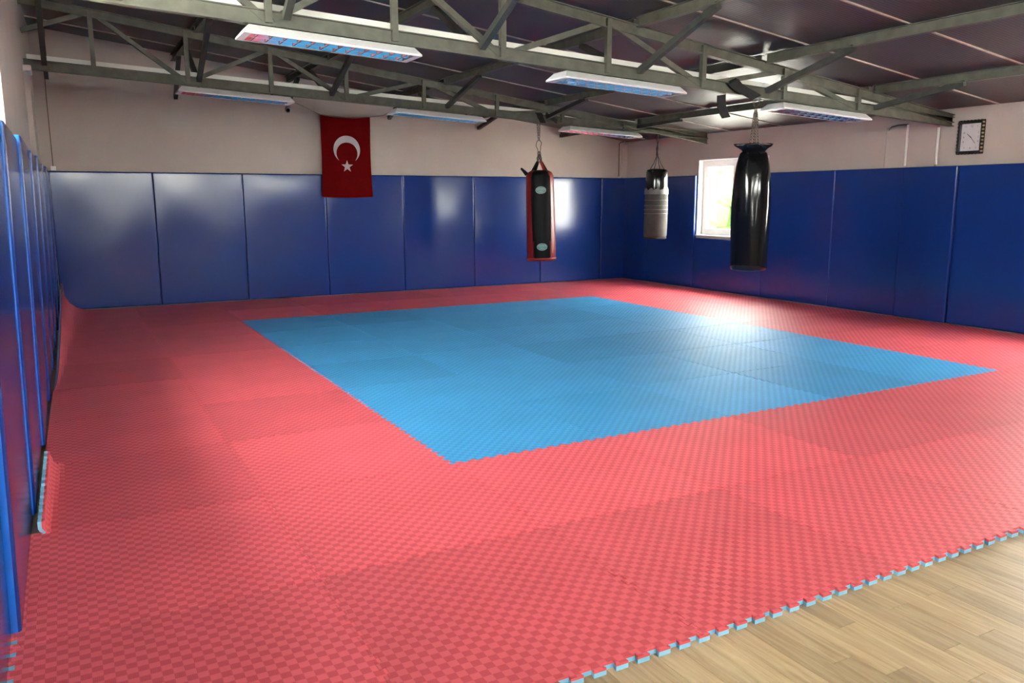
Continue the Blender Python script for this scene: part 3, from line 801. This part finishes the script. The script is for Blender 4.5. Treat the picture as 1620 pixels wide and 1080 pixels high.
# ------------------------------------------------------------------ flag and its string
fx0, fx1, fz1, fz0 = 1.60, 2.345, 2.60, 1.445
yfl = 9.965
def fpt(u, v_):
    x = fx0+(fx1-fx0)*(u+.03*(u-.5)*math.cos(v_*5)*(1-v_)) ; sag = .028*math.sin(math.pi*u)
    z = fz0+(fz1-fz0)*v_-sag*v_**3-.012*math.sin(math.pi*u)*(1-v_)
    y = yfl+.010*math.sin(7*u+.8)*(1-.5*v_)+.006*math.sin(13*u+3*v_)
    return (x, y, z)
m_ = MB(); nx, nz = 26, 34
V = [fpt(i/nx, j/nz) for j in range(nz+1) for i in range(nx+1)]
V += [(x, y+.002, z) for x, y, z in V]; K = (nx+1)*(nz+1)
F = []
for j in range(nz):
    for i in range(nx):
        q = j*(nx+1)+i; F += [(q, q+1, q+nx+2, q+nx+1), (K+q, K+q+nx+1, K+q+nx+2, K+q+1)]
fo = m_.add(V, F).build('flag', 'flag_red', smooth=True, recalc=False)
tag(fo, 'red hanging flag with white crescent and star on the back wall', 'flag')
# crescent opens downward, star below it
def on_flag(x, z, lift=.003):
    u = (x-fx0)/(fx1-fx0); v_ = (z-fz0)/(fz1-fz0); p = fpt(u, v_); return (x, p[1]-lift, z)
cxm, czm, r1 = 1.975, 2.125, .198
c2z, r2 = czm-.055, .157
m_ = MB(); n = 40
a_tip = None
dd = czm-c2z
zt_ = (r1*r1-r2*r2-dd*dd)/(-2*dd)                          # tips: height above big centre (negative)
zt_ = -(r1*r1-r2*r2+dd*dd)/(2*dd)
zt_ = max(-r1*.98, zt_)
th1 = math.asin(zt_/r1); th2 = math.asin(max(-1, min(1, (zt_+dd)/r2)))
outer = [(cxm+r1*math.cos(th1+(math.pi-2*th1)*q/n), czm+r1*math.sin(th1+(math.pi-2*th1)*q/n)) for q in range(n+1)]
inner = [(cxm+r2*math.cos(th2+(math.pi-2*th2)*q/n), c2z+r2*math.sin(th2+(math.pi-2*th2)*q/n)) for q in range(n+1)]
V = [on_flag(*p) for p in outer]+[on_flag(*p) for p in inner]
m_.add(V, [(q, q+1, n+2+q, n+1+q) for q in range(n)]).build('crescent', 'flag_white', fo, recalc=False)
sx, sz, sr = 1.972, 1.885, .090
V = [on_flag(sx, sz)]
for q in range(10):
    r_ = sr if q % 2 == 0 else sr*.40; an = math.pi/2+q*math.pi/5; V.append(on_flag(sx+r_*math.cos(an), sz+r_*math.sin(an)))
MB().add(V, [(0, 1+q, 1+(q+1) % 10) for q in range(10)]).build('star', 'flag_white', fo, recalc=False)
spts = [(1.18, 9.93, 2.77), (1.40, 9.95, 2.69), (1.60, 9.965, 2.605), (1.97, 9.965, 2.578), (2.345, 9.965, 2.60), (2.55, 9.95, 2.635), (2.66, 9.93, 2.70)]
tag(MB().tube(spts, .003, 4).build('flag_string', 'cable_grey'), 'thin sagging cord that the flag hangs from', 'cord')

# ------------------------------------------------------------------ security camera
t = tag(empty('security_camera', (1.115, 9.80, 2.62)), 'small grey security camera under the ceiling beside the flag', 'camera')
MB().box((-.045, -.03, .10), (.045, .04, .21)).build('mount_box', 'grey_plastic', t, bevel=.012)
MB().tube([(0, 0, .10), (0, -.01, .06)], .018, 10).build('neck', 'grey_plastic', t, smooth=True)
MB().lathe([(.005, -.045), (.03, -.04), (.046, -.015), (.048, .015), (.035, .045), (.01, .055)], 20, (0, 0, .015)).build('head', 'grey_plastic', t, smooth=True)
d_ = Vector((-.28, -.93, -.2)).normalized()
MB().tube([Vector((0, 0, .01))+d_*.035, Vector((0, 0, .01))+d_*.060], .024, 14).build('lens', 'lens_black', t, smooth=True)
MB().tube([(0, .03, .20), (.05, .06, .23), (.09, .10, .20)], .010, 6).build('bracket', 'steel_dark', t)

# ------------------------------------------------------------------ clock
t = tag(empty('wall_clock', (XR, 3.755, 2.07)), 'rectangular wall clock in a black and gold ornate frame', 'clock')
# local: u = -y (to the viewer's right), out = -x
def K(u, z, d): return (-d, -u, z)
hw, hh, fwd = .148, .182, .036
m_ = MB()
for u0, u1, z0, z1 in ((-hw, hw, hh-fwd, hh), (-hw, hw, -hh, -hh+fwd), (-hw, -hw+fwd, -hh+fwd, hh-fwd), (hw-fwd, hw, -hh+fwd, hh-fwd)):
    p, q = K(u0, z0, 0), K(u1, z1, .035); m_.box([min(a, b_) for a, b_ in zip(p, q)], [max(a, b_) for a, b_ in zip(p, q)])
m_.build('frame', 'clock_black', t, bevel=.006)
for side in range(4):
    n = 9 if side < 2 else 7
    for q in range(n):
        s_ = (-1+2*(q+.5)/n)
        u, z = ((hw-.008)*(1 if side == 0 else -1), s_*(hh-.01)) if side < 2 else (s_*(hw-.01), (hh-.008)*(1 if side == 2 else -1))
        c = K(u, z, .03)
        MB().lathe([(.002, -.012), (.011, -.007), (.014, 0), (.011, .007), (.002, .012)], 8, c).build('frame_knob', 'clock_gold' if side == 0 else 'clock_black', t, smooth=True)
p, q = K(-hw+fwd, -hh+fwd, .005), K(hw-fwd, hh-fwd, .016)
MB().box([min(a, b_) for a, b_ in zip(p, q)], [max(a, b_) for a, b_ in zip(p, q)]).build('face', 'clock_face', t)
for h_ in range(1, 13):
    an = math.pi/2-h_*math.pi/6; cu, cz = math.cos(an), math.sin(an); k = 1/max(abs(cu)/.082, abs(cz)/.116)
    me = text_mesh(str(h_), .030, .0)
    for v_ in me.vertices: v_.co = K(v_.co.x+cu*k, v_.co.y+cz*k, .0175)
    me.materials.clear(); me.materials.append(MATS['clock_ink']); link('numeral', me, t)
for nm, ang, ln, wd in (('hour_hand', 10.4/12, .058, .009), ('minute_hand', 23.5/60, .088, .006)):
    an = math.pi/2-ang*2*math.pi; du = Vector((math.cos(an), math.sin(an))); pu = Vector((-du.y, du.x))
    a, b_ = -du*.014, du*ln; V = []
    for dd_ in (.019, .021):
        for q_ in (a+pu*wd/2, a-pu*wd/2, b_-pu*wd/4, b_+pu*wd/4): V.append(K(q_.x, q_.y, dd_))
    MB().hexa(V).build(nm, 'clock_ink', t)

# ------------------------------------------------------------------ pipes and cables
tag(MB().tube([(XR-.012, 4.80, 2.12), (XR-.012, 4.80, 2.20), (XR-.013, 4.75, 2.255), (XR-.014, 4.66, 2.27), (XR-.03, 4.53, 2.265)], .009, 6).build('cable', 'cable_grey'), 'dark cable bent over the wall recess near the truss end', 'cable')
tag(MB().tube([(XR-.048, 4.12, 1.79), (XR-.048, 4.12, 2.20)], .014, 8).build('pipe', 'duct_white'), 'thin white vertical pipe on the pier beside the clock', 'pipe')
tag(MB().tube([(XR-.034, 4.52, 1.79), (XR-.034, 4.52, 2.26)], .016, 8).build('pipe', 'duct_white'), 'white vertical pipe at the edge of the filled recess', 'pipe')
tag(MB().box((XR-.10, YB-.045, 1.78), (XR-.001, YB-.001, roof(XR)-.06)).build('corner_duct', 'plaster_patch', bevel=.005), 'pale boxed duct up the far corner', 'duct')
tag(MB().tube([(6.93, YB-.015, 1.80), (6.93, YB-.015, 2.36), (6.95, YB-.03, 2.385), (7.0, YB-.05, 2.395)], .008, 6).build('cable', 'cable_brown'), 'brown cable running up beside the far corner duct', 'cable')
tag(MB().tube([(-1.80, YB-.012, 1.80), (-1.80, YB-.012, 2.7), (-1.795, YB-.02, 2.9), (-1.76, YB-.03, 2.98)], .006, 6).build('cable', 'cable_brown'), 'thin cable down the back wall in the left corner', 'cable')
tag(MB().tube([(xl(8.08)+.03, 8.10, 1.80), (xl(8.08)+.03, 8.10, 2.60)], .010, 6).build('cable', 'cable_brown'), 'brown cable down the side of the left wall pier', 'cable')
tag(MB().box((-1.83, YB-.04, 1.775), (-1.77, YB-.001, 1.83)).build('junction_box', 'pvc_white', bevel=.006), 'small white junction box in the left corner above the pads', 'junction box')
